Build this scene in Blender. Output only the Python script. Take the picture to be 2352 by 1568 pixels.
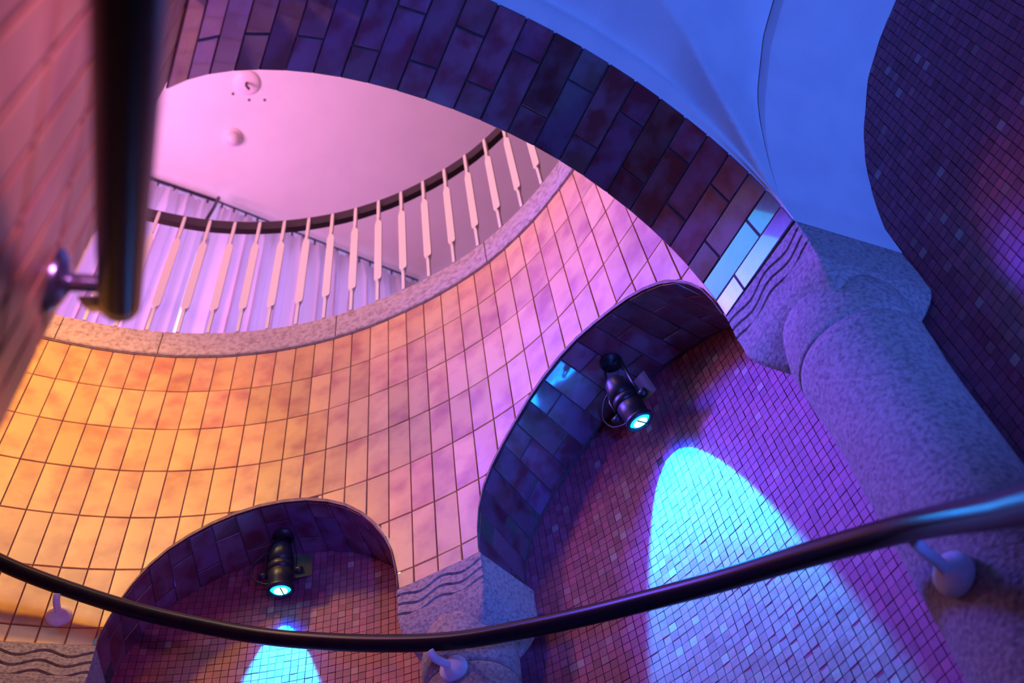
import bpy, bmesh, math, random
import numpy as np
from mathutils import Vector, Matrix
random.seed(7)
for o in list(bpy.data.objects): bpy.data.objects.remove(o)
SC = bpy.context.scene
S = .25                      # one wall-tile height (1 unit) is 0.25 m
ZC = 1.5                     # camera height above the floor
def V(x, y, z): return Vector((x*S, y*S, z*S+ZC))

# ------------------------------------------------------------------ camera
cam = bpy.data.cameras.new('camera'); co = bpy.data.objects.new('camera', cam); SC.collection.objects.link(co)
cam.sensor_width = 36; cam.lens = 2497.92*36/2352; cam.clip_start = .02
R_ = Vector((0.98454098, 0.14590747, -0.09690238)); U_ = Vector((0.17515439, -0.82014434, 0.54468724)); F_ = Vector((0, .55323979, .83302205))
co.matrix_world = Matrix(((R_.x, U_.x, -F_.x, 0), (R_.y, U_.y, -F_.y, 0), (R_.z, U_.z, -F_.z, ZC), (0, 0, 0, 1)))
cam.dof.use_dof = True; cam.dof.focus_distance = 13.2*S; cam.dof.aperture_fstop = 2.8
SC.camera = co
SC.view_settings.view_transform = 'Standard'; SC.view_settings.look = 'None'
SC.view_settings.gamma = 1; SC.view_settings.use_curve_mapping = False; SC.view_settings.exposure = 0
# ------------------------------------------------------------------ world and lights
w = bpy.data.worlds.new('world'); SC.world = w; w.use_nodes = True
w.node_tree.nodes['Background'].inputs[0].default_value = (.2, .08, .7, 1)
w.node_tree.nodes['Background'].inputs[1].default_value = .02
def aim(o, t): o.rotation_euler = (Vector(t)-o.location).to_track_quat('-Z', 'Y').to_euler()
def lamp(name, kind, at, to, col, power, size=.1, cone=90, blend=.3):
    l = bpy.data.lights.new(name, kind); o = bpy.data.objects.new(name, l); SC.collection.objects.link(o)
    o.location = V(*at); aim(o, V(*to)); l.color = col; l.energy = power
    if kind == 'AREA': l.size = size
    else: l.shadow_soft_size = size
    if kind == 'SPOT': l.spot_size = math.radians(cone); l.spot_blend = blend
    return o
lamp('amber_spot', 'SPOT', (-7.8, 2.6, 18.8), (-7.2, 9.6, 12.6), (1, .50, .02), 270, .12, 60, 1)
lamp('rose_fill', 'SPOT', (-6.6, 3.4, 13.5), (-1.0, 9.4, 9.6), (1, .22, .34), 60, .1, 40, 1)  # added unseen fill, reddens the middle column and the wall above it
lamp('peach_fill', 'AREA', (-3.2, 1.2, 19.2), (-3.0, 10, 18.4), (1, .50, .17), 22, .5)  # fill added out of view to warm the balusters and coping
lamp('violet_light', 'SPOT', (-9.5, 5.5, 20.5), (2.8, 7.0, 10.8), (.10, .05, 1), 1750, .3, 38, .9)
lamp('pink_uplight', 'AREA', (-12, 6.5, 19), (0, 12, 27), (1, .34, .80), 104, 1.2)
lamp('pink_fill', 'SPOT', (2.2, -1.4, 2.6), (-1.6, 1.6, 5.2), (.88, .27, 1), 66, .1, 60, .8)  # unseen pink fill added for the left pier wall only
lamp('blue_light', 'SPOT', (6.0, .3, 2.2), (2.7, 4.2, 11.6), (.055, .17, 1), 230, .12, 76, .9)
lamp('blue_light', 'SPOT', (3.2, -2.5, -1), (-.1, 9.5, 10.4), (.05, .12, 1), 480, .1, 24, .9)
lamp('niche_fill', 'SPOT', (-3.4, 9.2, 1.0), (-3.6, 10.3, 11.6), (.13, .05, 1), 40, .1, 50, .9)  # added violet fill for the left arch underside, not a fixture
cy = lamp('cyan_reflect_panel', 'AREA', (-6.5, 3.3, 15.5), (2.45, 5.9, 9.7), (.0, .50, 1), 13, .3)  # unseen panel added so the large arch's end tiles mirror cyan
cy.data.shape = 'RECTANGLE'; cy.data.size = .65; cy.data.size_y = 1.1
# ------------------------------------------------------------------ materials
MATS = {}
def mat(name, col, rough=.5, metal=0., emit=None, estr=0.):
    m = bpy.data.materials.new(name); m.use_nodes = True; b = m.node_tree.nodes['Principled BSDF']
    b.inputs['Base Color'].default_value = (*col, 1); b.inputs['Roughness'].default_value = rough; b.inputs['Metallic'].default_value = metal
    if emit: b.inputs['Emission Color'].default_value = (*emit, 1); b.inputs['Emission Strength'].default_value = estr
    MATS[name] = m; return m
def nodes(m): return m.node_tree.nodes, m.node_tree.links, m.node_tree.nodes['Principled BSDF']
def mottled(name, c1, c2, scale=6, rough=.3, bump=.0, bscale=60, detail=3, objcol=False, lo=.4, hi=.65, stretch=(1, 1, 1), attr=False, coat=0.):
    m = mat(name, c1, rough); N, L, b = nodes(m)
    tc = N.new('ShaderNodeTexCoord'); oi = N.new('ShaderNodeObjectInfo'); mp = N.new('ShaderNodeMapping'); mp.inputs['Scale'].default_value = stretch
    add = N.new('ShaderNodeVectorMath'); add.operation = 'ADD'; mul = N.new('ShaderNodeMath'); mul.operation = 'MULTIPLY'; mul.inputs[1].default_value = 53
    L.new(tc.outputs['Object'], mp.inputs[0]); L.new(mp.outputs[0], add.inputs[0]); L.new(oi.outputs['Random'], mul.inputs[0]); L.new(mul.outputs[0], add.inputs[1])
    n = N.new('ShaderNodeTexNoise'); n.inputs['Scale'].default_value = scale; n.inputs['Detail'].default_value = detail; L.new(add.outputs[0], n.inputs['Vector'])
    r = N.new('ShaderNodeValToRGB'); r.color_ramp.elements[0].position = lo; r.color_ramp.elements[1].position = hi
    r.color_ramp.elements[0].color = (*c1, 1); r.color_ramp.elements[1].color = (*c2, 1); L.new(n.outputs['Fac'], r.inputs[0])
    out = r.outputs[0]
    if objcol or attr:
        mx = N.new('ShaderNodeMix'); mx.data_type = 'RGBA'; mx.blend_type = 'MULTIPLY'; mx.inputs[0].default_value = 1
        L.new(out, mx.inputs[6])
        if objcol: L.new(oi.outputs['Color'], mx.inputs[7])
        else:
            at = N.new('ShaderNodeAttribute'); at.attribute_name = 'Col'; L.new(at.outputs['Color'], mx.inputs[7])
        out = mx.outputs[2]
    L.new(out, b.inputs['Base Color'])
    if bump:
        n2 = N.new('ShaderNodeTexNoise'); n2.inputs['Scale'].default_value = bscale; n2.inputs['Detail'].default_value = 4; L.new(add.outputs[0], n2.inputs['Vector'])
        bp = N.new('ShaderNodeBump'); bp.inputs['Strength'].default_value = bump; bp.inputs['Distance'].default_value = .01
        L.new(n2.outputs['Fac'], bp.inputs['Height']); L.new(bp.outputs[0], b.inputs['Normal'])
    b.inputs['Coat Weight'].default_value = coat; b.inputs['Coat Roughness'].default_value = .06
    return m
mottled('glaze_cream', (.84, .46, .15), (.56, .20, .10), 8, .36, .12, 9, objcol=True, lo=.42, hi=.72, coat=0)
mottled('glaze_brown', (.20, .085, .15), (.14, .02, .04), 11, .30, .05, 12, objcol=True, lo=.42, hi=.6, coat=1)
b_ = MATS['glaze_brown'].node_tree.nodes['Principled BSDF']; b_.inputs['Coat IOR'].default_value = 1.7; b_.inputs['Specular IOR Level'].default_value = .7
mottled('grout', (.26, .15, .12), (.34, .22, .18), 60, .9)
mottled('grout_dark', (.07, .045, .05), (.11, .07, .06), 60, .9)
mottled('mosaic', (.9, .9, .9), (1, 1, 1), 25, .5, .1, 40, attr=True)
mottled('mosaic_piece', (.9, .9, .9), (1, 1, 1), 25, .5, .1, 40, objcol=True)
for k_ in ('mosaic', 'mosaic_piece'): MATS[k_].node_tree.nodes['Principled BSDF'].inputs['Specular IOR Level'].default_value = .22
mottled('stone', (.44, .37, .35), (.20, .16, .17), 95, .85, .5, 110, detail=5, lo=.42, hi=.72)
mottled('coping_stone', (.60, .45, .40), (.34, .22, .19), 45, .8, .5, 90, detail=5, lo=.42, hi=.72)
mottled('plaster', (.78, .78, .80), (.72, .72, .76), 8, .9, .12, 60)
mottled('ceiling_paint', (.80, .76, .78), (.77, .73, .76), 5, .9)
mottled('rail_dark', (.012, .008, .014), (.02, .01, .012), 20, .28)
MATS['rail_dark'].node_tree.nodes['Principled BSDF'].inputs['Specular IOR Level'].default_value = .12
mat('rail_top', (.018, .006, .006), .45)
mat('white_paint', (.85, .78, .70), .45)
mat('grey_paint', (.80, .77, .78), .35)
mat('steel', (.5, .5, .55), .25, .9)
mat('black_metal', (.03, .03, .04), .4, .4)
mat('track_dark', (.05, .03, .05), .5)
mat('lens_glow', (.2, .9, 1), .3, 0, (.0, .55, 1), 4)
mat('lens_core', (.8, 1, 1), .3, 0, (.35, .9, 1), 5)
mat('window_glow', (.7, .65, .9), .3, 0, (.50, .38, 1.0), 2.2)
mottled('fitting_dome', (.85, .7, .75), (.8, .66, .7), 5, .4)
m = mat('curtain_cloth', (.80, .70, .76), .9); N, L, b = nodes(m)
tr = N.new('ShaderNodeBsdfTranslucent'); tr.inputs[0].default_value = (.80, .68, .80, 1); ms = N.new('ShaderNodeMixShader'); ms.inputs[0].default_value = .38
L.new(b.outputs[0], ms.inputs[1]); L.new(tr.outputs[0], ms.inputs[2]); L.new(ms.outputs[0], N['Material Output'].inputs[0])
# ------------------------------------------------------------------ helpers
def link(o, parent=None):
    SC.collection.objects.link(o)
    if parent is not None: o.parent = parent
    return o
def mesh(name, verts, faces, m, parent=None, smooth=False, units=True, kind=None):
    me = bpy.data.meshes.new(name)
    me.from_pydata([V(*v) for v in verts] if units else [tuple(v) for v in verts], [], faces)
    me.materials.append(MATS[m])
    if smooth: me.polygons.foreach_set('use_smooth', [True]*len(me.polygons))
    me.update(); o = bpy.data.objects.new(name, me); link(o, parent)
    if kind: o['kind'] = kind
    return o
def tag(o, label=None, cat=None, group=None, kind=None):
    if label: o['label'] = label
    if cat: o['category'] = cat
    if group: o['group'] = group
    if kind: o['kind'] = kind
    return o
def empty(name, at): o = bpy.data.objects.new(name, None); o.location = V(*at); o.empty_display_size = .05; return link(o)
def adopt(ch, par):
    ch.parent = par; ch.matrix_parent_inverse = Matrix.Translation(-par.location); return ch
def frame(v): v = Vector(v); v.normalize(); return v
def piece(name, pts, n, thick, m, parent, proud=0., ch=.008, col=None, mesh_cache={}, key=None):
    """a tile: polygon pts (unit space, planar) facing n; body goes back along -n"""
    n = Vector(n).normalized(); P = [Vector(p) for p in pts]; c = sum(P, Vector())/len(P)
    if (P[1]-P[0]).cross(P[2]-P[0]).dot(n) < 0: P = P[::-1]
    r = max((p-c).length for p in P); top = []
    k = len(P)
    for i, p in enumerate(P): top.append(p+(c-p)*(ch*1.4/max(.02, (p-c).length)) + n*proud)
    mid = [p+n*(proud-ch) for p in P]; bot = [p-n*thick for p in P]
    verts = [(v-c) for v in bot+mid+top]
    f = [tuple(range(2*k, 3*k))]
    for i in range(k):
        j = (i+1) % k
        f.append((i, j, k+j, k+i)); f.append((k+i, k+j, 2*k+j, 2*k+i))
    me = bpy.data.meshes.new(name); me.from_pydata([tuple(v*S) for v in verts], [], f); me.materials.append(MATS[m]); me.update()
    o = bpy.data.objects.new(name, me); o.location = V(*c); link(o, parent)
    if col: o.color = (*col, 1)
    return o
def tube(name, pts, r, m, parent=None, seg=12, flat=None, caps=True, units=True, radii=None):
    P = [Vector(p) for p in pts]; vs = []; fs = []
    up = Vector((0, 0, 1)); prev = None
    for i, p in enumerate(P):
        t = (P[min(i+1, len(P)-1)]-P[max(i-1, 0)]).normalized()
        a = (prev - t*prev.dot(t)).normalized() if prev is not None else (t.cross(up) if abs(t.dot(up)) < .95 else t.cross(Vector((1, 0, 0)))).normalized()
        prev = a; b2 = t.cross(a); rr = radii[i] if radii else r
        for k in range(seg):
            q = 2*math.pi*k/seg; f = flat or 1
            vs.append(p + a*math.cos(q)*rr + b2*math.sin(q)*rr*f)
    for i in range(len(P)-1):
        for k in range(seg):
            k2 = (k+1) % seg; fs.append((i*seg+k, i*seg+k2, (i+1)*seg+k2, (i+1)*seg+k))
    if caps: fs.append(tuple(range(seg))[::-1]); fs.append(tuple((len(P)-1)*seg+k for k in range(seg)))
    return mesh(name, vs, fs, m, parent, smooth=True, units=units)
def smoothpts(pts, n=8):
    P = [Vector(p) for p in pts]; out = []
    for i in range(len(P)-1):
        p0, p1, p2, p3 = P[max(i-1, 0)], P[i], P[i+1], P[min(i+2, len(P)-1)]
        for k in range(n):
            t = k/n; out.append(.5*((2*p1)+(p2-p0)*t+(2*p0-5*p1+4*p2-p3)*t*t+(3*p1-p0-3*p2+p3)*t*t*t))
    return out+[P[-1]]
# ------------------------------------------------------------------ measured plan of the stair drum
C = [(-7.53,8.808),(-7.227,8.966),(-6.918,9.114),(-6.605,9.248),(-6.285,9.371),(-5.964,9.479),(-5.639,9.572),(-5.312,9.649),(-4.981,9.711),(-4.649,9.758),(-4.314,9.79),(-3.978,9.807),(-3.641,9.809),(-3.309,9.794),(-2.978,9.764),(-2.65,9.716),(-2.322,9.653),(-1.998,9.575),(-1.675,9.484),(-1.358,9.381),(-1.043,9.265),(-0.735,9.136),(-0.43,8.989),(-0.134,8.823),(0.149,8.639),(0.422,8.436),(0.685,8.216),(0.935,7.983),(1.172,7.742),(1.406,7.487),(1.632,7.225),(1.853,6.955),(2.065,6.682),(2.277,6.409)]
H0 = 15.743; HS = 9.45       # underside of coping, top of the column capitals
ang = math.atan2(C[0][1]-C[1][1], C[0][0]-C[1][0]); left = []; p = C[0]
for k in range(14):
    ang += math.radians(2.3); p = (p[0]+.34*math.cos(ang), p[1]+.34*math.sin(ang)); left.append(p)
CL = left[::-1]+C; JL = len(left)
def D(j, off=0.):
    x = min(max(j+JL, 0), len(CL)-1.0001); i = int(x); t = x-i
    a, b = Vector(CL[i]), Vector(CL[i+1])
    q = a.lerp(b, t)
    if off:
        def nn(i0):
            i1 = min(max(i0, 0), len(CL)-2); d = (Vector(CL[i1+1])-Vector(CL[i1])).normalized(); return Vector((-d.y, d.x))
        n0 = (nn(i-1)+nn(i)).normalized(); n1 = (nn(i)+nn(i+1)).normalized(); q = q+n0.lerp(n1, t).normalized()*off
    return q
def D3(j, z, off=0.): q = D(j, off); return (q.x, q.y, z)
arA = np.array([(6.1,9.45),(6.22,9.75),(6.42,10.05),(6.68,10.32),(7.05,10.63),(7.5,10.9),(8.08,11.14),(8.96,11.4),(9.9,11.59),(10.96,11.71),(11.93,11.745),(13.02,11.70),(14.06,11.56),(15.0,11.34),(15.86,11.02),(16.46,10.69),(16.84,10.42),(17.1,10.15),(17.25,9.85),(17.37,9.45)])
arB = np.array([(20.72,9.45),(20.78,9.95),(21.03,10.35),(21.52,10.71),(22.06,10.98),(22.81,11.27),(23.4,11.46),(24.07,11.64),(24.95,11.8),(26.0,11.88),(27.0,11.86),(28.08,11.74),(29.08,11.6),(29.98,11.41),(30.77,11.19),(31.43,10.93),(32.04,10.6),(32.5,10.25),(32.75,9.87),(32.88,9.45)])
def arch_h(ar, j): return float(np.interp(j, ar[:, 0], ar[:, 1]))
def bottom(j, pad=.06):
    for ar in (arA, arB):
        if ar[0, 0] < j < ar[-1, 0]: return arch_h(ar, j)+pad
    return HS
BREAKS = [arA[0, 0], arA[-1, 0], arB[0, 0], arB[-1, 0]]
def tone(lo=.86, hi=1.08, warm=.06):
    v = random.uniform(lo, hi); return (v, v*random.uniform(1-warm, 1+warm), v*random.uniform(1-2*warm, 1+2*warm))
# ---- wall_back: drum wall above the arches
jj = sorted(set([k*.25 for k in range(-56, 133)]+BREAKS+[33.0]+[b+e for b in BREAKS for e in (-.001, .001)])); vs = []; fs = []
for j in jj:
    vs += [D3(j, bottom(j, .01), .02), D3(j, H0, .02)]
for i in range(len(jj)-1): fs.append((2*i, 2*i+2, 2*i+3, 2*i+1))
wall_back = mesh('wall_back', vs, fs, 'grout', kind='structure')
wall_back['label'] = 'curved tiled wall of the stair drum above the arches'
g = .0078
for c in range(-3, 33):
    a, b = Vector((*D(c), 0)), Vector((*D(c+1), 0)); d = (b-a).normalized(); n = Vector((d.y, -d.x, 0)); Lc = (b-a).length
    for r in range(0, 7):
        zt = H0-r-g-(.012 if r == 0 else 0); zb = H0-r-1+g
        j0, j1 = c+g/Lc, c+1-g/Lc
        js = sorted([j0, j1]+[j0+(j1-j0)*k/6 for k in range(1, 6)]+[x+e for x in BREAKS for e in (-.02, .02) if j0 < x+e < j1])
        run = []; runs = []
        for j in js:
            bt = max(zb, bottom(j, .085) if bottom(j) > HS else HS+.02)
            if bt < zt-.04: run.append((j, bt))
            elif run: runs.append(run); run = []
        if run: runs.append(run)
        for run in runs:
            if len(run) < 2: continue
            P2 = [(run[0][0], zt)]+run+[(run[-1][0], zt)]
            # drop collinear points
            if all(abs(q[1]-zb) < 1e-6 for q in run): P2 = [(run[0][0], zt), run[0], run[-1], (run[-1][0], zt)]
            pts = [a+(b-a)*(j-c)+Vector((0, 0, z)) for j, z in P2]
            tl = piece('tile', pts, n, .018, 'glaze_cream', wall_back, proud=random.uniform(-.002, .004), ch=.007, col=tone(.84, 1.1))
# ---- arch soffits in the drum (structure with tiles as children)
def arch_band(name, ar, T0, T1, label, pitch=.352):
    js = np.linspace(ar[0, 0], ar[-1, 0], 400); P = np.array([[*D(j), arch_h(ar, j)] for j in js]); ln = np.r_[0, np.cumsum(np.linalg.norm(np.diff(P, axis=0), axis=1))]
    K = int(round(ln[-1]/pitch)); sj = np.interp(np.linspace(0, ln[-1], K+1), ln, js)
    Td = lambda j: T0+(T1-T0)*(j-ar[0, 0])/(ar[-1, 0]-ar[0, 0])
    vs = []; fs = []
    for j in sj:
        z = arch_h(ar, j); vs += [D3(j, z+.02, 0), D3(j, z+.02, Td(j)+.03)]
    for i in range(K): fs.append((2*i, 2*i+1, 2*i+3, 2*i+2))
    base = mesh(name, vs, fs, 'grout_dark', kind='structure'); base['label'] = label
    mid = Vector((*D((ar[0, 0]+ar[-1, 0])/2, .5), 9.0))
    for i in range(K):
        ja, jb = sj[i], sj[i+1]
        cuts = [-.004, .30, 1.0] if i % 2 else [-.004, .70, 1.0]
        for q in range(2):
            t0, t1 = cuts[q], cuts[q+1]; e = .008
            o0 = lambda j, t: t*Td(j)
            def pt(j, t): return Vector(D3(j, arch_h(ar, j), t*Td(j)))
            A_, B_, C_, D_ = pt(ja, t0), pt(jb, t0), pt(jb, t1), pt(ja, t1)
            cen = (A_+B_+C_+D_)/4; sh = [x+(cen-x).normalized()*e*1.5 for x in (A_, B_, C_, D_)]
            nrm = (B_-A_).cross(D_-A_).normalized()
            if nrm.dot(mid-cen) < 0: nrm = -nrm
            # make planar
            sh = [x-nrm*(x-cen).dot(nrm) for x in sh]
            piece('tile', sh, nrm, .055, 'glaze_brown', base, ch=.006, proud=random.uniform(-.004, .004), col=tone(.7, 1.25, .1))
    # tile ends seen as a thin edge band on the drum face
    vs = []; fs = []
    for j in sj:
        z = arch_h(ar, j); vs += [D3(j, z+.01, -.03), D3(j, z+.07, -.03), D3(j, z+.07, .02)]
    for i in range(K):
        fs += [(3*i, 3*i+3, 3*i+4, 3*i+1), (3*i+1, 3*i+4, 3*i+5, 3*i+2)]
    mesh('edge_band', vs, fs, 'grout', base)
    return base
arch_band('trim_1', arA, .93, 1.0, 'tiled underside of the small arch left of the middle column')
arch_band('trim_2', arB, 1.08, 1.25, 'tiled underside of the arch between middle and right column')
# ---- big arch over the camera side
AC = [(-2.339,2.734,8.539,0.504,-0.864),(-2.252,2.798,8.871,0.506,-0.863),(-2.138,2.881,9.19,0.508,-0.862),(-1.992,2.988,9.507,0.51,-0.86),(-1.829,3.109,9.796,0.513,-0.858),(-1.644,3.247,10.071,0.516,-0.856),(-1.438,3.402,10.33,0.52,-0.854),(-1.214,3.571,10.567,0.524,-0.852),(-0.98,3.751,10.775,0.528,-0.849),(-0.726,3.947,10.963,0.533,-0.846),(-0.463,4.153,11.122,0.537,-0.843),(-0.189,4.37,11.255,0.542,-0.84),(0.079,4.585,11.353,0.547,-0.837),(0.354,4.808,11.416,0.552,-0.834),(0.625,5.03,11.436,0.557,-0.831),(0.887,5.248,11.408,0.561,-0.828),(1.132,5.453,11.333,0.566,-0.825),(1.361,5.648,11.206,0.57,-0.822),(1.578,5.833,11.028,0.574,-0.819),(1.763,5.993,10.814,0.577,-0.817),(1.923,6.132,10.563,0.58,-0.815),(2.058,6.251,10.281,0.582,-0.813),(2.155,6.336,10.004,0.584,-0.812),(2.223,6.396,9.713,0.585,-0.811),(2.257,6.427,9.438,0.586,-0.81)]
TC = 1.23; K = len(AC)-1
lowp = [Vector(a[:3]) for a in AC]; gen = [Vector((a[3], a[4], 0)) for a in AC]; mid = Vector((.3, 4.0, 8))
vs = []; fs = []
ctr0 = Vector((0, 4.6, 8))
def outw(p): return Vector((0, 0, .02))
for p, gn in zip(lowp, gen): vs += [p+outw(p), p+gn*TC+outw(p)]
for i in range(K): fs.append((2*i, 2*i+1, 2*i+3, 2*i+2))
# solid voussoir ring: a drum-side face going up to the coping
nb = len(vs)
for p, gn in zip(lowp, gen): vs += [p+Vector((0, 0, .02)), Vector((p.x, p.y, H0))]
for i in range(K): fs.append((nb+2*i, nb+2*i+1, nb+2*i+3, nb+2*i+2))
trim3 = mesh('trim_3', vs, fs, 'grout_dark', kind='structure'); trim3['label'] = 'broad tiled underside of the large arch overhead'
for i in range(K):
    cuts = [0, .285, 1.0] if i % 2 else [0, .69, 1.0]
    for q in range(2):
        t0, t1 = cuts[q], cuts[q+1]
        pt = lambda k, t: lowp[k]+gen[k]*(TC*t)
        Q = [pt(i, t0), pt(i+1, t0), pt(i+1, t1), pt(i, t1)]; cen = sum(Q, Vector())/4
        nrm = (Q[1]-Q[0]).cross(Q[3]-Q[0]).normalized()
        if nrm.dot(mid-cen) < 0: nrm = -nrm
        e = .010; ax = (Q[1]-Q[0]).normalized(); ay = (Q[3]-Q[0]).normalized()
        Q = [Q[0]+ax*e+ay*(e if t0 > 0 else 0), Q[1]-ax*e+ay*(e if t0 > 0 else 0), Q[2]-ax*e-ay*(e if t1 < 1 else 0), Q[3]+ax*e-ay*(e if t1 < 1 else 0)]
        Q = [x-nrm*(x-cen).dot(nrm) for x in Q]
        piece('tile', Q, nrm, .02, 'glaze_brown', trim3, ch=.006, proud=random.uniform(-.003, .004), col=tone(.65, 1.25, .12))
# ---- left pier wall beside the camera
hd = Vector((-.5, .866, 0)); nl = Vector((.866, .5, 0)); DL = .68
def LW(s, z): return hd*s-nl*DL+Vector((0, 0, z))
vs = [LW(3.5, -6), LW(-3, -6), LW(-3, 13), LW(3.5, 13)]
e2 = LW(3.5, 0)-hd*0-nl*.9
vs2 = [LW(3.5, -6)-nl*.007, LW(-3, -6)-nl*.007, LW(-3, 12)-nl*.007, LW(3.5, 12)-nl*.007, LW(3.5, -6)-nl*1.2, LW(-3, -6)-nl*1.2, LW(-3, 12)-nl*1.2, LW(3.5, 12)-nl*1.2]
wall_left = mesh('wall_left', vs2, [(0, 1, 2, 3), (7, 6, 5, 4), (4, 0, 3, 7), (1, 5, 6, 2)], 'grout_dark', kind='structure'); wall_left['label'] = 'tiled pier wall close on the left side'
sE = 3.5; pitch = .323
for c in range(0, 12):
    s1 = sE-c*pitch; s0 = s1-pitch
    for r in range(3, 16):
        zt = H0-r; zb = zt-1
        if zt > 12: continue
        gl = .021; Q = [LW(s0+gl, zb+gl), LW(s1-gl*(c > 0), zb+gl), LW(s1-gl*(c > 0), zt-gl), LW(s0+gl, zt-gl)]
        piece('tile', Q, nl, .006, 'glaze_cream', wall_left, proud=.003, ch=.008, col=tone(.84, 1.08))
# ------------------------------------------------------------------ mosaic outer wall
def moff(j): return float(np.interp(j, [-20, 6, 14, 20, 25, 33], [.93, .93, 1.0, 1.10, 1.24, 1.26]))
mp = [D(k*.5, moff(k*.5)) for k in range(-8, 66)]
mp = [p for p in mp]+[Vector((3.72, 6.62)), Vector((4.13, 6.06))]+[Vector((4.13, 6.06))+Vector((.47, -.883))*t for t in (1, 2, 3, 4.2)]
mp = [Vector(p) for p in mp]
cum = [0]
for a, b in zip(mp, mp[1:]): cum.append(cum[-1]+(b-a).length)
mx_ = [p.x for p in mp]; my_ = [p.y for p in mp]
def M(u): return float(np.interp(u, cum, mx_)), float(np.interp(u, cum, my_))
vs = []; fs = []
for p in mp: vs += [(p.x, p.y, -6), (p.x, p.y, 13.4)]
for i in range(len(mp)-1): fs.append((2*i, 2*i+1, 2*i+3, 2*i+2))
pu, ph = .101, .1125
wall_right = mesh('wall_right', vs, fs, 'grout_dark', kind='structure'); wall_right['label'] = 'small square mosaic wall behind the columns'
U0 = 2.2; U1 = cum[-1]-.6
tv = []; tf = []; tcol = []
pal = [(.35, .09, .15), (.38, .095, .15), (.33, .09, .15), (.39, .10, .17), (.35, .10, .18), (.31, .075, .13)]
uC = cum[len(mp)-5]        # where the wall meets the right column
rng = random.Random(3)
box = [(-1, -1), (1, -1), (1, 1), (-1, 1)]
sgl = []
nu = int((U1-U0)/pu); nh = int((12.7-4.6)/ph)
import itertools
for iu in range(nu):
    u = U0+(iu+.5)*pu; x0, y0 = M(u-pu/2); x1, y1 = M(u+pu/2)
    d = Vector((x1-x0, y1-y0, 0)).normalized(); n = Vector((d.y, -d.x, 0)); c0 = Vector(((x0+x1)/2, (y0+y1)/2, 0))
    for ih in range(nh):
        z = 4.6+(ih+.5)*ph
        if u < uC-5.2 and z < 7.4: continue
        if abs(c0.x-1.60) < .045 and abs(c0.y-9.03) < .12 and abs(z-10.40) < .095: continue      # two lost tiles
        base = pal[rng.randrange(6)]; v = rng.uniform(.85, 1.15)
        col = tuple(min(1, x*v) for x in base)
        if rng.random() < .010: col = (.46, .30, .33)
        elif rng.random() < .03: col = (.40, .18, .21)
        w2 = pu/2-rng.uniform(.0032, .0055); h2 = ph/2-rng.uniform(.0032, .006)
        tx, tz = rng.gauss(0, .007), rng.gauss(0, .007); pr = rng.uniform(.008, .0125)
        cc = c0+Vector((0, 0, z))+d*rng.uniform(-.002, .002)
        top = [cc+d*(a*w2)+Vector((0, 0, b_*h2))+n*(pr+tx*a*w2+tz*b_*h2) for a, b_ in box]
        bot = [cc+d*(a*w2)+Vector((0, 0, b_*h2)) for a, b_ in box]
        if uC+.75 < u and 6.3 < z < 9.6 and len(sgl) < 296 and ((c0.x*.0) == 0): 
            # the biggest ones in the picture, each its own object
            if u < uC+.75+10*pu:
                sgl.append((cc, d, n, col, w2, h2, pr)); continue
        k = len(tv); tv += [tuple(V(*q)) for q in bot+top]
        tf += [(k+4, k+5, k+6, k+7), (k, k+1, k+5, k+4), (k+1, k+2, k+6, k+5), (k+2, k+3, k+7, k+6), (k+3, k, k+4, k+7)]
        tcol += [col]*5
me = bpy.data.meshes.new('mosaic_field'); me.from_pydata(tv, [], tf); me.materials.append(MATS['mosaic'])
ca = me.attributes.new('Col', 'FLOAT_COLOR', 'FACE'); arr = np.ones((len(tf), 4), 'f'); arr[:, :3] = np.array(tcol); ca.data.foreach_set('color', arr.ravel())
me.update(); o = bpy.data.objects.new('mosaic_field', me); link(o, wall_right); o['kind'] = 'stuff'
w2, h2 = pu/2-.0055, ph/2-.0055
tme = bpy.data.meshes.new('tile'); q = [(a*w2*S, b_*h2*S, 0) for a, b_ in box]+[(a*w2*S, b_*h2*S, .011*S) for a, b_ in box]
tme.from_pydata(q, [], [(4, 5, 6, 7), (0, 1, 5, 4), (1, 2, 6, 5), (2, 3, 7, 6), (3, 0, 4, 7)]); tme.materials.append(MATS['mosaic_piece']); tme.update()
for cc, d, n, col, *_ in sgl:
    o = bpy.data.objects.new('tile', tme); link(o, wall_right); zz = d.cross(Vector((0, 0, 1)))
    mt = Matrix(((d.x, 0, n.x), (d.y, 0, n.y), (0, 1, 0))).to_4x4(); mt.translation = V(*cc); o.matrix_world = mt; o.color = (*col, 1)
# ------------------------------------------------------------------ vault over the camera side
O = Vector((2.985, 5.44)); m2 = Vector((.47, -.883)); g2 = Vector((.883, .47))
prof = [(0, 9.45), (.02, 9.95), (.13, 10.4), (.34, 10.95), (.58, 11.33), (1.05, 11.83), (1.5, 12.04), (1.94, 12.13), (2.3, 12.15)]
def zR(b):
    b = min(b, 4.6-b); return float(np.interp(b, [x[0] for x in prof], [x[1] for x in prof])) if b > 0 else 9.45
pb = [x for x in np.r_[0, .005, .01, .02, np.linspace(.05, 2.3, 60)]]; pb += [4.6-x for x in pb[::-1][1:]]
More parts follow.
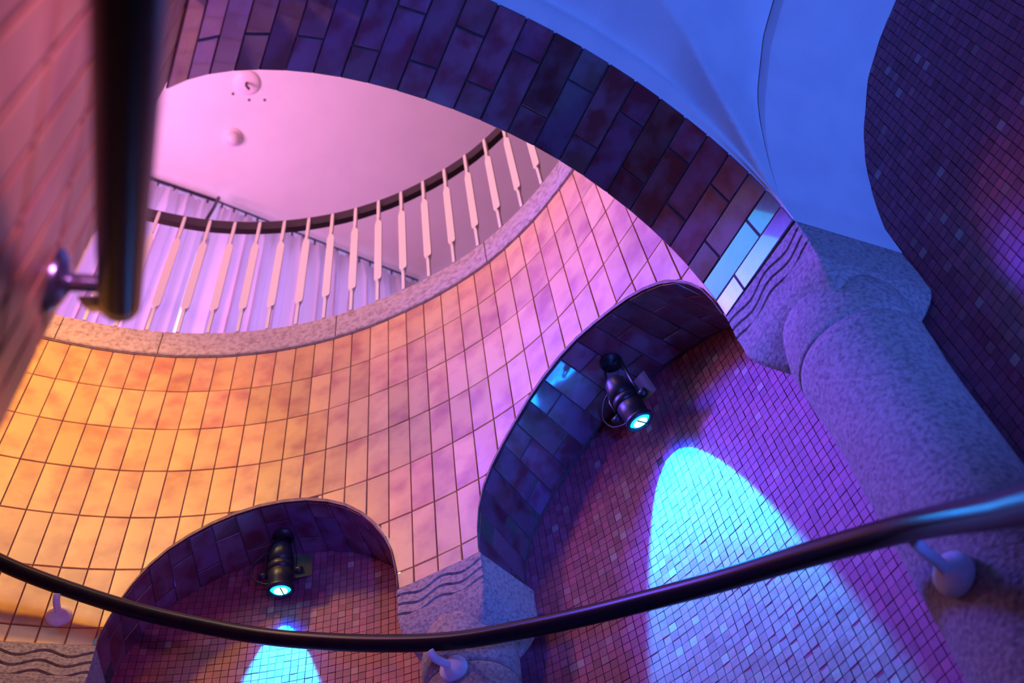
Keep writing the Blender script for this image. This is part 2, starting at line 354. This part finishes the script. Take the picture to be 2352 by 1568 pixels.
# smooth the rib profile
bs = np.array(pb); zs = np.array([zR(b) for b in bs])
for _ in range(3): zs[5:-5] = (zs[4:-6]+zs[5:-5]*2+zs[6:-4])/4
ZR = dict(zip([round(b, 5) for b in bs], zs))
upp = [p+gn*TC for p, gn in zip(lowp, gen)]
fine = smoothpts(upp, 6)
arcl = [0]
for a, b in zip(fine[::-1], fine[::-1][1:]): arcl.append(arcl[-1]+math.hypot(b.x-a.x, b.y-a.y))
arcl = arcl[::-1]
vs = []; fs = []; nbv = len(bs)
for a, al in zip(fine, arcl):
    tp = min(1, al/1.1); sb = .02+.15*tp; sz = .03+.20*tp
    for k, (b, z) in enumerate(zip(bs, zs)):
        rise = sz+.20*tp if k else sz
        bb = sb+b*(4.6-sb)/4.6
        vs.append((a.x+m2.x*bb, a.y+m2.y*bb, max(a.z+rise, z+.03+.27*min(1, b/.5))))
for i in range(len(fine)-1):
    for k in range(nbv-1): fs.append((i*nbv+k, i*nbv+k+1, (i+1)*nbv+k+1, (i+1)*nbv+k))
vault = mesh('ceiling', vs, fs, 'plaster', smooth=False, kind='structure'); vault['label'] = 'white plaster groin vault between the large arch and the mosaic wall'
for p in vault.data.polygons: p.use_smooth = True
# rounded plaster band over the edge of the large arch
vs = []; fs = []
for a, al in zip(fine, arcl):
    tp = min(1, al/1.1); sb = .02+.15*tp; sz = .03+.20*tp
    for t, (ob, oz) in enumerate([(-.01, 0), (0, .02), (.03, .06*1), (sb*.6, sz*.5), (sb, sz), (sb+.004, sz+.24)]): vs.append((a.x+m2.x*ob, a.y+m2.y*ob, a.z+oz))
for i in range(len(fine)-1):
    for k in range(5): fs.append((i*6+k, i*6+k+1, (i+1)*6+k+1, (i+1)*6+k))
o = mesh('arch_face', vs, fs, 'plaster', vault, smooth=True)
# transverse rib
vs = []; fs = []
for b, z in zip(bs, zs):
    for a_, dz in ((-.002, .05+.28*min(1, b/.5)), (0, .015), (.015, 0), (.6, -.0), (1.28, 0), (1.30, .0)):
        q = O+m2*b+g2*a_; vs.append((q.x, q.y, z+dz))
for i in range(nbv-1):
    for k in range(5): fs.append((i*6+k, i*6+k+1, (i+1)*6+k+1, (i+1)*6+k))
rib = mesh('trim_4', vs, fs, 'plaster', smooth=True, kind='structure'); rib['label'] = 'white plaster transverse arch springing from the right column'
# ------------------------------------------------------------------ floors, ceilings, far enclosure
FL = [(-13, -6, -6), (9, -6, -6), (9, 14, -6), (-13, 14, -6)]
mottled('floor_stone', (.30, .25, .24), (.22, .18, .17), 12, .5)
o = mesh('floor', FL, [(0, 1, 2, 3)], 'floor_stone', kind='structure')
# upper floor ring round the well, 0.2 m thick behind the coping
ring = [D(j, .28) for j in np.arange(-14, 33.1, 1)]+[Vector((2.6, 6.6))]+[Vector((a[0]+a[3]*.3, a[1]+a[4]*.3)) for a in AC[::-1]]+[Vector((-3.0, 1.9)), Vector((-5.0, 1.0)), Vector((-7.5, 1.2)), Vector((-9.6, 2.4))]
cx, cy = -4., 5.8
out = []
for p in ring:
    d = Vector((p.x-cx, p.y-cy)); t = min(16/abs(d.x) if d.x else 99, 16/abs(d.y) if d.y else 99); out.append(Vector((cx, cy))+d*t)
vs = []; fs = []; n_ = len(ring)
for p, q in zip(ring, out): vs += [(p.x, p.y, H0+.05), (q.x, q.y, H0+.05), (p.x, p.y, 16.42), (q.x, q.y, 16.42)]
for i in range(n_):
    j = (i+1) % n_; fs += [(4*i, 4*j, 4*j+1, 4*i+1), (4*i+2, 4*i+3, 4*j+3, 4*j+2)]
mesh('floor', vs, fs, 'floor_stone', kind='structure')
o = mesh('ceiling', [(-22, -6, 27), (14, -6, 27), (14, 24, 27), (-22, 24, 27)], [(0, 3, 2, 1)], 'ceiling_paint', kind='structure'); o['label'] = 'plain painted ceiling of the upper landing'
# hidden left side of the drum
hid = [D(-14), Vector((-11.2, 5.2)), Vector((-11, 3)), Vector((-9.4, 1.2)), Vector((-7, .3)), Vector((-4.5, .6)), Vector((-3.3, 2.2))]
vs = []; fs = []
for p in hid: vs += [(p.x, p.y, -6), (p.x, p.y, H0)]
for i in range(len(hid)-1): fs.append((2*i, 2*i+1, 2*i+3, 2*i+2))
mesh('wall_far_left', vs, fs, 'glaze_cream', kind='structure')
# ------------------------------------------------------------------ coping blocks
cop = empty('coping', D3(10, H0)); tag(cop, 'curved granite coping below the white balusters of the landing', 'coping')
cuts = [-6, .2, 5.05, 14.1, 22.9, 30.6, 33.2]
sec = [(-.015, .03), (-.03, .06), (-.03, .70), (-.01, .74), (.30, .74), (.30, .03)]
for a, b in zip(cuts, cuts[1:]):
    js = np.linspace(a+.03, b-.03, int((b-a)*2)+2); vs = []; fs = []; k = len(sec)
    for j in js: vs += [D3(j, H0+z, o_) for o_, z in sec]
    for i in range(len(js)-1):
        for q in range(k): q2 = (q+1) % k; fs.append((i*k+q, i*k+q2, (i+1)*k+q2, (i+1)*k+q))
    fs += [tuple(range(k)), tuple((len(js)-1)*k+q for q in range(k))[::-1]]
    adopt(mesh('block', vs, fs, 'coping_stone'), cop)
vs = []; fs = []
js = np.arange(-6, 33.1, .5)
for j in js: vs += [D3(j, H0+.0, 0.0), D3(j, H0+.045, -.0), D3(j, H0+.7, .02)]
for i in range(len(js)-1): fs += [(3*i, 3*i+3, 3*i+4, 3*i+1), (3*i+1, 3*i+4, 3*i+5, 3*i+2)]
adopt(mesh('mortar', vs, fs, 'grout'), cop)
# ------------------------------------------------------------------ landing balustrade
bal = empty('balustrade', D3(12, 16.5)); tag(bal, 'white flat-slat balustrade with dark handrail round the upper stairwell', 'balustrade')
def hr(j): return float(np.interp(j, [-4, 2.4, 5.65, 11.8, 17.9, 24, 33], [21.05, 20.92, 20.80, 20.64, 20.43, 20.33, 20.1]))
js = np.arange(-4, 33.1, .5); vs = []; fs = []
secr = [(.05, -.17), (.17, -.17), (.20, .12), (.17, .17), (.05, .17), (.03, .12)]
for j in js: vs += [D3(j, hr(j)+z, o_) for o_, z in secr]
for i in range(len(js)-1):
    for q in range(6): q2 = (q+1) % 6; fs.append((i*6+q, i*6+q2, (i+1)*6+q2, (i+1)*6+q))
adopt(mesh('handrail', vs, fs, 'rail_top'), bal)
def baluster_mesh():
    # thin rod, twisted neck, flat slat, twisted neck, thin rod (local x = along the rail, y = outward, z up, unit height ~4.3)
    L_ = [(0, .028, .028, 0), (.62, .028, .028, 0), (.70, .02, .05, 0), (.79, .064, .018, 0), (.86, .074, .016, 0), (3.03, .074, .016, 0), (3.10, .064, .018, 0), (3.20, .02, .05, 0), (3.28, .03, .03, 0), (3.85, .032, .03, 0), (4.08, .03, .03, 0), (4.15, .015, .015, 0)]
    vs = []; fs = []
    for z, a, b_, _ in L_:
        vs += [(-a, -b_, z), (a, -b_, z), (a, b_, z), (-a, b_, z)]
    for i in range(len(L_)-1):
        for q in range(4): q2 = (q+1) % 4; fs.append((4*i+q, 4*i+q2, 4*i+4+q2, 4*i+4+q))
    fs += [(0, 3, 2, 1), tuple(4*(len(L_)-1)+q for q in range(4))]
    me = bpy.data.meshes.new('baluster'); me.from_pydata([(x*S, y*S, z*S) for x, y, z in vs], [], fs); me.materials.append(MATS['white_paint']); me.update(); return me
bm_ = baluster_mesh()
for k in range(-5, 19):
    j = 4.18+1.527*k; q = D(j, .0); t = (D(j+.3)-D(j-.3)); zt = hr(j)
    o = bpy.data.objects.new('baluster', bm_); link(o); z0 = H0+.745
    o.location = V(q.x, q.y, z0); o.rotation_euler = (0, 0, math.atan2(t.y, t.x)); o.scale = (1, 1, (zt+.03-z0)/4.15)
    bpy.context.view_layer.update(); adopt(o, bal)
    # a small iron pin under each slat, into the stone
# ------------------------------------------------------------------ curtain and window behind
ca0 = Vector((-11.5, 8.95)); ca1 = Vector((-7.08, 11.80)); cb1 = Vector((-2.32, 15.26))
def curtain(a, b, nf, label, top0=.35):
    d = (b-a).normalized(); n = Vector((-d.y, d.x)); Ln = (b-a).length; nx = nf*10; zs_ = [16.6, 18, 21, 24, 25.6, 26.3, 26.6, 26.72]
    amp = [.27, .26, .25, .23, .17, .09, .05, .05]; vs = []; fs = []; ph0 = random.random()*6
    fr = [random.uniform(.8, 1.2) for _ in range(nf+1)]; pos = np.r_[0, np.cumsum(fr[:nf])]; pos = pos/pos[-1]
    am = [random.uniform(.6, 1.15) for _ in range(nf+1)]; am[0] = am[-1] = 0
    for s_ in (0, 1):
        for zi, z in enumerate(zs_):
            for i in range(nx+1):
                t = i/nx; ph = np.interp(t, pos, np.arange(nf+1))*2*math.pi; A_ = amp[zi]*np.interp(t, pos, am)
                q = a+d*(t*Ln)+n*(A_*math.sin(ph+.25*math.sin(z))+(.05 if zi > 4 else 0)*math.sin(ph*3)+.02*s_)+d*(A_*.35*math.sin(2*ph)); vs.append((q.x, q.y, z))
    W = nx+1; Z = len(zs_)
    for s_ in (0,):
        for zi in range(Z-1):
            for i in range(nx): fs.append((zi*W+i, zi*W+i+1, (zi+1)*W+i+1, (zi+1)*W+i))
    root = empty('curtain', (a.x, a.y, 27)); adopt(mesh('cloth', vs[:W*Z], fs, 'curtain_cloth', smooth=True), root)
    return tag(root, label, 'curtain', 'pleated curtains on the upper landing')
c1 = curtain(ca0, ca1+Vector((-.09, -.055)), 11, 'left pleated white curtain beside the blurred black handrail')
c2 = curtain(ca1+Vector((.09, .055)), cb1, 12, 'right pleated white curtain behind the middle white balusters')
for a, b, root, hooks in ((ca0, ca1, c1, 12), (ca1, cb1, c2, 18)):
    rr = .05 if a is ca0 else .03
    o = adopt(tube('curtain_rail', [(a.x, a.y, 26.9), (b.x, b.y, 26.9)], rr, 'track_dark', seg=8), root)
    for k in range(hooks):
        q = a.lerp(b, (k+.5)/hooks)
        adopt(tube('hook', [(q.x, q.y, 26.88), (q.x, q.y, 26.66)], .03, 'track_dark', seg=6), o)
o = tube('pull_cord', [(ca1.x+.16, ca1.y-.22, 26.6), (ca1.x+.12, ca1.y-.26, 25.9), (ca1.x+.05, ca1.y-.30, 25.2)], .045, 'track_dark', seg=6); tag(o, 'dark cord hanging where the two curtains meet', 'cord')
nd = Vector((-.60, .80))*1.1
w0, w1 = ca0+nd, cb1+nd
mesh('wall_upper_back', [(w0.x-3, w0.y-2.3, 16.4), (w1.x+8, w1.y+5.8, 16.4), (w1.x+8, w1.y+5.8, 27), (w0.x-3, w0.y-2.3, 27)], [(0, 1, 2, 3)], 'ceiling_paint', kind='structure')
win = empty('window_1', (w0.x, w0.y, 17)); win['kind'] = 'structure'
nd2 = Vector((-.60, .80))*1.0
for k in range(4):
    a = (ca0+nd2).lerp(cb1+nd2, k/4+.02); b = (ca0+nd2).lerp(cb1+nd2, (k+1)/4-.02)
    adopt(mesh('pane', [(a.x, a.y, 17.2), (b.x, b.y, 17.2), (b.x, b.y, 26), (a.x, a.y, 26)], [(0, 1, 2, 3)], 'window_glow'), win)
    adopt(tube('mullion', [(a.x, a.y, 17.2), (a.x, a.y, 26)], .08, 'white_paint', seg=6), win)
# ------------------------------------------------------------------ ceiling fittings
def dome(name, at, r, h, m, parent=None, flip=-1, seg=24):
    vs = []; fs = []; R = 7
    for i in range(R):
        a = (math.pi/2)*i/(R-1); rr = r*math.cos(a) if i < R-1 else .001
        for k in range(seg): q = 2*math.pi*k/seg; vs.append((at[0]+rr*math.cos(q), at[1]+rr*math.sin(q), at[2]+flip*h*math.sin(a)))
    for i in range(R-1):
        for k in range(seg): k2 = (k+1) % seg; fs.append((i*seg+k, i*seg+k2, (i+1)*seg+k2, (i+1)*seg+k))
    return mesh(name, vs, fs, m, parent, smooth=True)
sd = empty('smoke_detector', (-6.17, 10.17, 27)); tag(sd, 'small round white smoke detector on the pink ceiling', 'smoke detector')
adopt(dome('base', (-6.17, 10.17, 27), .26, .10, 'fitting_dome'), sd); adopt(dome('cover', (-6.17, 10.17, 26.95), .20, .20, 'fitting_dome'), sd)
fx = empty('ceiling_rose', (-5.42, 8.78, 27)); tag(fx, 'pale round ceiling fitting with dark hook at the edge of the arch', 'ceiling fitting')
adopt(dome('plate', (-5.42, 8.82, 27), .34, .10, 'fitting_dome'), fx)
adopt(tube('hook', [(-5.42, 8.80, 26.93), (-5.42, 8.82, 26.75), (-5.36, 8.92, 26.72)], .035, 'track_dark', seg=6), fx)
for q in ((-5.85, 9.05), (-5.50, 9.28), (-5.12, 9.35)): adopt(dome('screw', (*q, 27), .035, .03, 'track_dark', seg=10), fx)
# ------------------------------------------------------------------ columns
def ngon_loop(poly, rnd, n=12):
    """polygon with rounded corners -> list of points (fixed count)"""
    out = []; k = len(poly)
    for i in range(k):
        p = Vector(poly[i]); a = (Vector(poly[i-1])-p); b = (Vector(poly[(i+1) % k])-p)
        la, lb = a.length, b.length; r = min(rnd, la*.49, lb*.49); A_ = p+a.normalized()*r; B_ = p+b.normalized()*r
        for s in range(n):
            t = s/(n-1); out.append((1-t)**2*A_+2*t*(1-t)*p+t*t*B_)
    return out
def column(name_label, poly, ctr, rs, face_ids, label):
    """poly: capital plan corners; ctr: shaft centre; rs: shaft radius"""
    c = Vector(ctr); root = empty('column', (c.x, c.y, -6)); tag(root, label, 'column', 'stone stairwell columns')
    def scl(poly, f): return [c+(Vector(p)-c)*f for p in poly]
    lv = [(9.44, 1.0, .02), (8.97, 1.0, .02), (8.965, 1.0, .02), (8.9, .995, .03), (8.8, .97, .04), (8.7, .93, .05), (8.6, .875, .07), (8.5, .80, .09), (8.4, .71, .11), (8.3, .6, .15), (8.22, .5, .2)]
    fa, fb = Vector(poly[0]), Vector(poly[1]); fd = (fb-fa).normalized(); fn = Vector((fd.y, -fd.x))
    if fn.dot((fa+fb)/2-c) < 0: fn = -fn
    def inset(pl, k): return [pl[0]-fn*k, pl[1]-fn*k, pl[2], pl[3]]
    if rs > .54: lv = [(z-.09 if z < 8.95 else z, f, r) for z, f, r in lv]; lv = [(z, min(1, f+(.04 if 8.2 < z < 8.8 else 0)), r) for z, f, r in lv]
    loops = [[(*q, z) for q in ngon_loop(inset(scl(poly, f), .06 if z > 8.966 else 0), r)] for z, f, r in lv]
    n = len(loops[0]); vs = [q for l in loops for q in l]; fs = []
    for i in range(len(loops)-1):
        for k in range(n): k2 = (k+1) % n; fs.append((i*n+k, i*n+k2, (i+1)*n+k2, (i+1)*n+k))
    fs.append(tuple(range(n))); fs.append(tuple(range((len(loops)-1)*n, len(loops)*n))[::-1])
    cap = adopt(mesh('capital', vs, fs, 'stone'), root)
    # incised wavy courses: separate thin plates on each face with gaps between
    for fi in face_ids:
        a, b = Vector(poly[fi]), Vector(poly[(fi+1) % 4]); d = (b-a); Lf = d.length; dn = d.normalized(); nn = Vector((dn.y, -dn.x))
        if nn.dot(((a+b)/2)-c) < 0: nn = -nn
        NS = 40; th = .065
        def wave(t, i): return 9.44-.15*i+.042*math.cos(2*math.pi*(2*t-.10)+.25*i)*(1 if i else 0)
        for i in range(4):
            vs = []; fs = []
            for s in range(NS+1):
                t = s/NS; q = a+d*t; zt = (9.44 if i == 0 else wave(t, i)-.016); zb = (wave(t, i+1)+.016 if i < 3 else 8.955)
                for dd, z in ((-th, zt), (0, zt-.006), (0, zb+.006), (-th, zb)): vs.append((q.x+nn.x*dd, q.y+nn.y*dd, z))
            for s in range(NS):
                for k in range(3): fs.append((4*s+k, 4*s+k+1, 4*s+5+k, 4*s+4+k))
            fs += [(0, 1, 2, 3), (4*NS, 4*NS+3, 4*NS+2, 4*NS+1)]
            adopt(mesh('wavy_course', vs, fs, 'stone'), root)
    def lathe(nm, prof_):
        vs = []; fs = []; sg = 64
        for r, z in prof_:
            for k in range(sg): q = 2*math.pi*k/sg; vs.append((c.x+r*math.cos(q), c.y+r*math.sin(q), z))
        for i in range(len(prof_)-1):
            for k in range(sg): k2 = (k+1) % sg; fs.append((i*sg+k, i*sg+k2, (i+1)*sg+k2, (i+1)*sg+k))
        return adopt(mesh(nm, vs, fs, 'stone', smooth=True), root)
    R = rs
    tc = 8.75 if rs < .54 else 8.62
    lathe('collar', [(.01, tc), (R*.98, tc), (R*1.09, tc-.03), (R*1.13, tc-.11), (R*1.13, 8.3), (R*1.11, 8.03), (R*1.09, 8.005), (R*1.05, 8.0)])
    lathe('shaft', [(R*1.05, 7.985), (R*1.085, 7.98), (R*1.10, 7.95), (R*1.09, 7.8), (R*1.05, 7.5), (R*1.03, 7.1), (R*1.02, 6), (R*1.06, 3), (R*1.10, -1), (R*1.12, -6)])
    return root
def onD(j, off): q = D(j, off); return (q.x, q.y)
column('c', [onD(17.37, -.03), onD(20.80, -.03), (-.27, 9.95), (-1.62, 10.40)], (-1.11, 9.83), .50, (0,), 'stone column with wavy lined capital between the two lit arches')
column('c', [(2.26, 6.44), (3.0, 5.44), (4.12, 6.04), (3.30, 7.08)], (3.20, 6.25), .565, (0,), 'largest stone column, right of the bigger arch under the white vault')
column('c', [onD(2.6, -.03), onD(6.12, -.03), onD(6.3, .93), onD(2.4, .93)], onD(4.36, .45), .50, (0,), 'stone capital with wavy lines under the yellow tiles, bottom left')
# ------------------------------------------------------------------ stair handrails
def bracket(root, surf, n, rail, rr=.16, m='grey_paint'):
    n = Vector(n).normalized(); p = Vector(surf); a = n.orthogonal().normalized(); b_ = n.cross(a); vs = []; fs = []; sg = 28
    pf = [(rr, -.03), (rr, .015), (rr*.93, .04), (rr*.6, .075), (rr*.25, .095), (.01, .1)]
    for r, h in pf:
        for k in range(sg): q = 2*math.pi*k/sg; vs.append(p+n*h+a*(r*math.cos(q))+b_*(r*math.sin(q)))
    for i in range(len(pf)-1):
        for k in range(sg): k2 = (k+1) % sg; fs.append((i*sg+k, i*sg+k2, (i+1)*sg+k2, (i+1)*sg+k))
    rose = adopt(mesh('wall_rose', vs, fs, m, smooth=True), root)
    r = Vector(rail); mid_ = p+n*((r-p).dot(n)*.75); mid_.z = min(p.z, r.z)+(.02); mid_ = Vector((r.x*.8+p.x*.2, r.y*.8+p.y*.2, p.z+(r.z-p.z)*.12))
    adopt(tube('arm', smoothpts([p+n*.05, p.lerp(mid_, .55), mid_, r-Vector((0, 0, .07))], 6), .045, m, seg=10, radii=None), rose)
rl = empty('handrail', (-1.45, 9.0, 8)); tag(rl, 'dark curved stair handrail sweeping across in front of the columns', 'handrail')
pts = [(-7.9, 7.8, 10.85), (-7.288, 8.372, 10.589),(-6.701, 8.786, 10.343),(-6.06, 9.12, 10.123),(-5.194, 9.412, 9.806),(-4.373, 9.546, 9.49),(-3.54, 9.566, 9.133),(-2.713, 9.469, 8.775),(-1.915, 9.305, 8.428),(-1.151, 9.077, 8.103),(-0.418, 8.74, 7.792),(0.264, 8.316, 7.443),(0.88, 7.821, 7.059),(1.413, 7.264, 6.622),(1.851, 6.647, 6.143),(2.185, 6.015, 5.627),(2.383, 5.452, 5.146),(2.384, 4.734, 4.48),(2.178, 3.707, 3.517), (1.75, 2.3, 2.3), (1.0, .6, 1.4)]
adopt(tube('rail', smoothpts(pts, 6), .1, 'rail_dark', seg=18), rl)
q = D(4.5); bracket(rl, (q.x, q.y, 9.91), (.32, -.95, 0), (-6.05, 9.12, 10.06))
bracket(rl, (-1.24, 9.30, 7.92), (-.25, -.97, 0), (-1.45, 9.05, 8.07)); bracket(rl, (2.70, 5.87, 5.05), (-.79, -.60, 0), (2.42, 5.53, 5.2))
rl2 = empty('handrail', tuple(LW(2.5, 4.2))); tag(rl2, 'blurred black handrail running overhead along the left pier wall', 'handrail')
def LB(s, z, D_): return hd*s-nl*D_+Vector((0, 0, z))
pts2 = [LB(-.6, 1.42, .35), LB(.1, 2.04, .35), LB(.97, 2.81, .35), LB(1.67, 3.43, .35), LB(2.4, 4.07, .35), LB(2.95, 4.56, .35), LB(3.06, 4.66, .35)]
adopt(tube('rail', pts2, .1, 'rail_dark', seg=18), rl2)
adopt(dome('end_cap', tuple(pts2[-1]), .1, .04, 'rail_dark', flip=1), rl2)
pw = LW(3.07, 4.72)
bracket(rl2, tuple(pw), tuple(nl), tuple(LB(3.0, 4.60, .35)), .165, 'steel')
# flat saddle screwed under the rail end
sa = LB(3.25, 4.86, .52); sb = LB(3.05, 4.62, .36)
adopt(tube('saddle', [sa, sb], .06, 'steel', seg=8, flat=.3), rl2)
# ------------------------------------------------------------------ spotlights
def spot(Lc, ax, side, label, bx, cab):
    Lc = Vector(Lc); ax = Vector(ax).normalized(); root = empty('spotlight', tuple(Lc)); tag(root, label, 'spotlight', 'black spotlights under the arches')
    a = ax.cross(Vector(side)).normalized(); b_ = ax.cross(a).normalized()
    def rev(nm, prof_, m, sg=28, sm=True):
        vs = []; fs = []
        for r, h in prof_:
            for k in range(sg): q = 2*math.pi*k/sg; vs.append(Lc+ax*h+a*(r*math.cos(q))+b_*(r*math.sin(q)))
        for i in range(len(prof_)-1):
            for k in range(sg): k2 = (k+1) % sg; fs.append((i*sg+k, i*sg+k2, (i+1)*sg+k2, (i+1)*sg+k))
        return adopt(mesh(nm, vs, fs, m, smooth=sm), root)
    sc = lambda pr: [(r*1.2, h*1.2) for r, h in pr]
    hs = rev('housing', sc([(.001, -.62), (.07, -.61), (.115, -.55), (.14, -.45), (.145, -.34), (.135, -.335), (.135, -.32), (.145, -.315), (.145, -.24), (.135, -.235), (.135, -.22), (.145, -.215), (.14, -.1), (.135, 0), (.135, .03), (.12, .03), (.12, -.05), (.001, -.06)]), 'black_metal')
    rev('front_ring', sc([(.135, -.03), (.155, -.02), (.155, .02), (.135, .03)]), 'black_metal')
    ln = rev('lens', sc([(.118, 0.0), (.10, .02), (.078, .028)]), 'lens_glow')
    adopt(rev('lens_core', sc([(.078, .028), (.05, .034), (.001, .036)]), 'lens_core'), ln)
    adopt(tube('baffle', [Lc+ax*.06-b_*.12+a*.03, Lc+ax*.06+b_*.12+a*.03], .009, 'black_metal', seg=6), root)
    b_ = a.copy()
    mt = Vector((Lc.x-ax.x*.5, Lc.y-ax.y*.5, bx[2]))
    for sgn in (-1, 1):
        e = b_*(.21*sgn); ya = adopt(tube('yoke_arm', [Lc+ax*-.25+e, Lc+ax*-.5+e*1.02, mt+e*.7-Vector((0, 0, .10)), mt-Vector((0, 0, .03))], .022, 'black_metal', seg=6, flat=.5), root)
        adopt(tube('knob', [Lc+ax*-.25+e*.95, Lc+ax*-.25+e*1.45], .05, 'black_metal', seg=12), ya)
    # transformer box at the side, base plate on the soffit, cable loop
    B = Lc-ax*.30+b_*.31
    vs = [B+ax*(.17*i)+a*(.07*j)+b_*(.055*k) for i in (-1, 1) for j in (-1, 1) for k in (-1, 1)]
    adopt(mesh('driver_box', vs, [(0, 1, 3, 2), (4, 6, 7, 5), (0, 4, 5, 1), (2, 3, 7, 6), (0, 2, 6, 4), (1, 5, 7, 3)], 'black_metal'), root)
    adopt(tube('base_plate', [mt+Vector((0, 0, -.05)), mt+Vector((0, 0, .03))], .15, 'black_metal', seg=20), root)
    st_ = Lc-ax*.58-b_*.03; en = Lc-ax*.12-b_*.16
    adopt(tube('cable', smoothpts([st_, st_-b_*.20-ax*.02, st_-b_*.38+ax*.16, st_-b_*.34+ax*.36, en-b_*.06, en], 6), .014, 'black_metal', seg=6), root)
    return root
nB = (D(27, 1)-D(27)).normalized(); nA = (D(11.8, 1)-D(11.8)).normalized()
qB = D(26.72, .78); LB_ = (qB.x, qB.y, 10.70); axB = (nB.x*math.sin(math.radians(24)), nB.y*math.sin(math.radians(24)), -math.cos(math.radians(24)))
qA = D(11.83, .68); LA_ = (qA.x, qA.y, 10.80); axA = (nA.x*.23, nA.y*.23, -.97)
tB = D(28, 0)-D(26, 0)
spot(LB_, axB, (nB.x, nB.y, 0), 'black spotlight with glowing cyan lens under the bigger arch', (0, 0, 11.86), 0)
spot(LA_, axA, (nA.x, nA.y, 0), 'black spotlight with glowing cyan lens under the smaller left arch', (0, 0, 11.73), 0)
for nm, L3, ax, cone, pw_, bl in (('spot_beam_right', LB_, axB, 56, 680, .14), ('spot_beam_left', LA_, axA, 44, 420, .14)):
    p0 = Vector(L3)+Vector(ax)*.06; p1 = p0+Vector(ax)
    lamp(nm, 'SPOT', tuple(p0), tuple(p1), (.0, .38, 1), pw_, .01, cone, bl)
    lamp(nm+'_spill', 'SPOT', tuple(p0), tuple(p1), (.0, .06, 1), pw_*.035, .04, cone+44, 1)
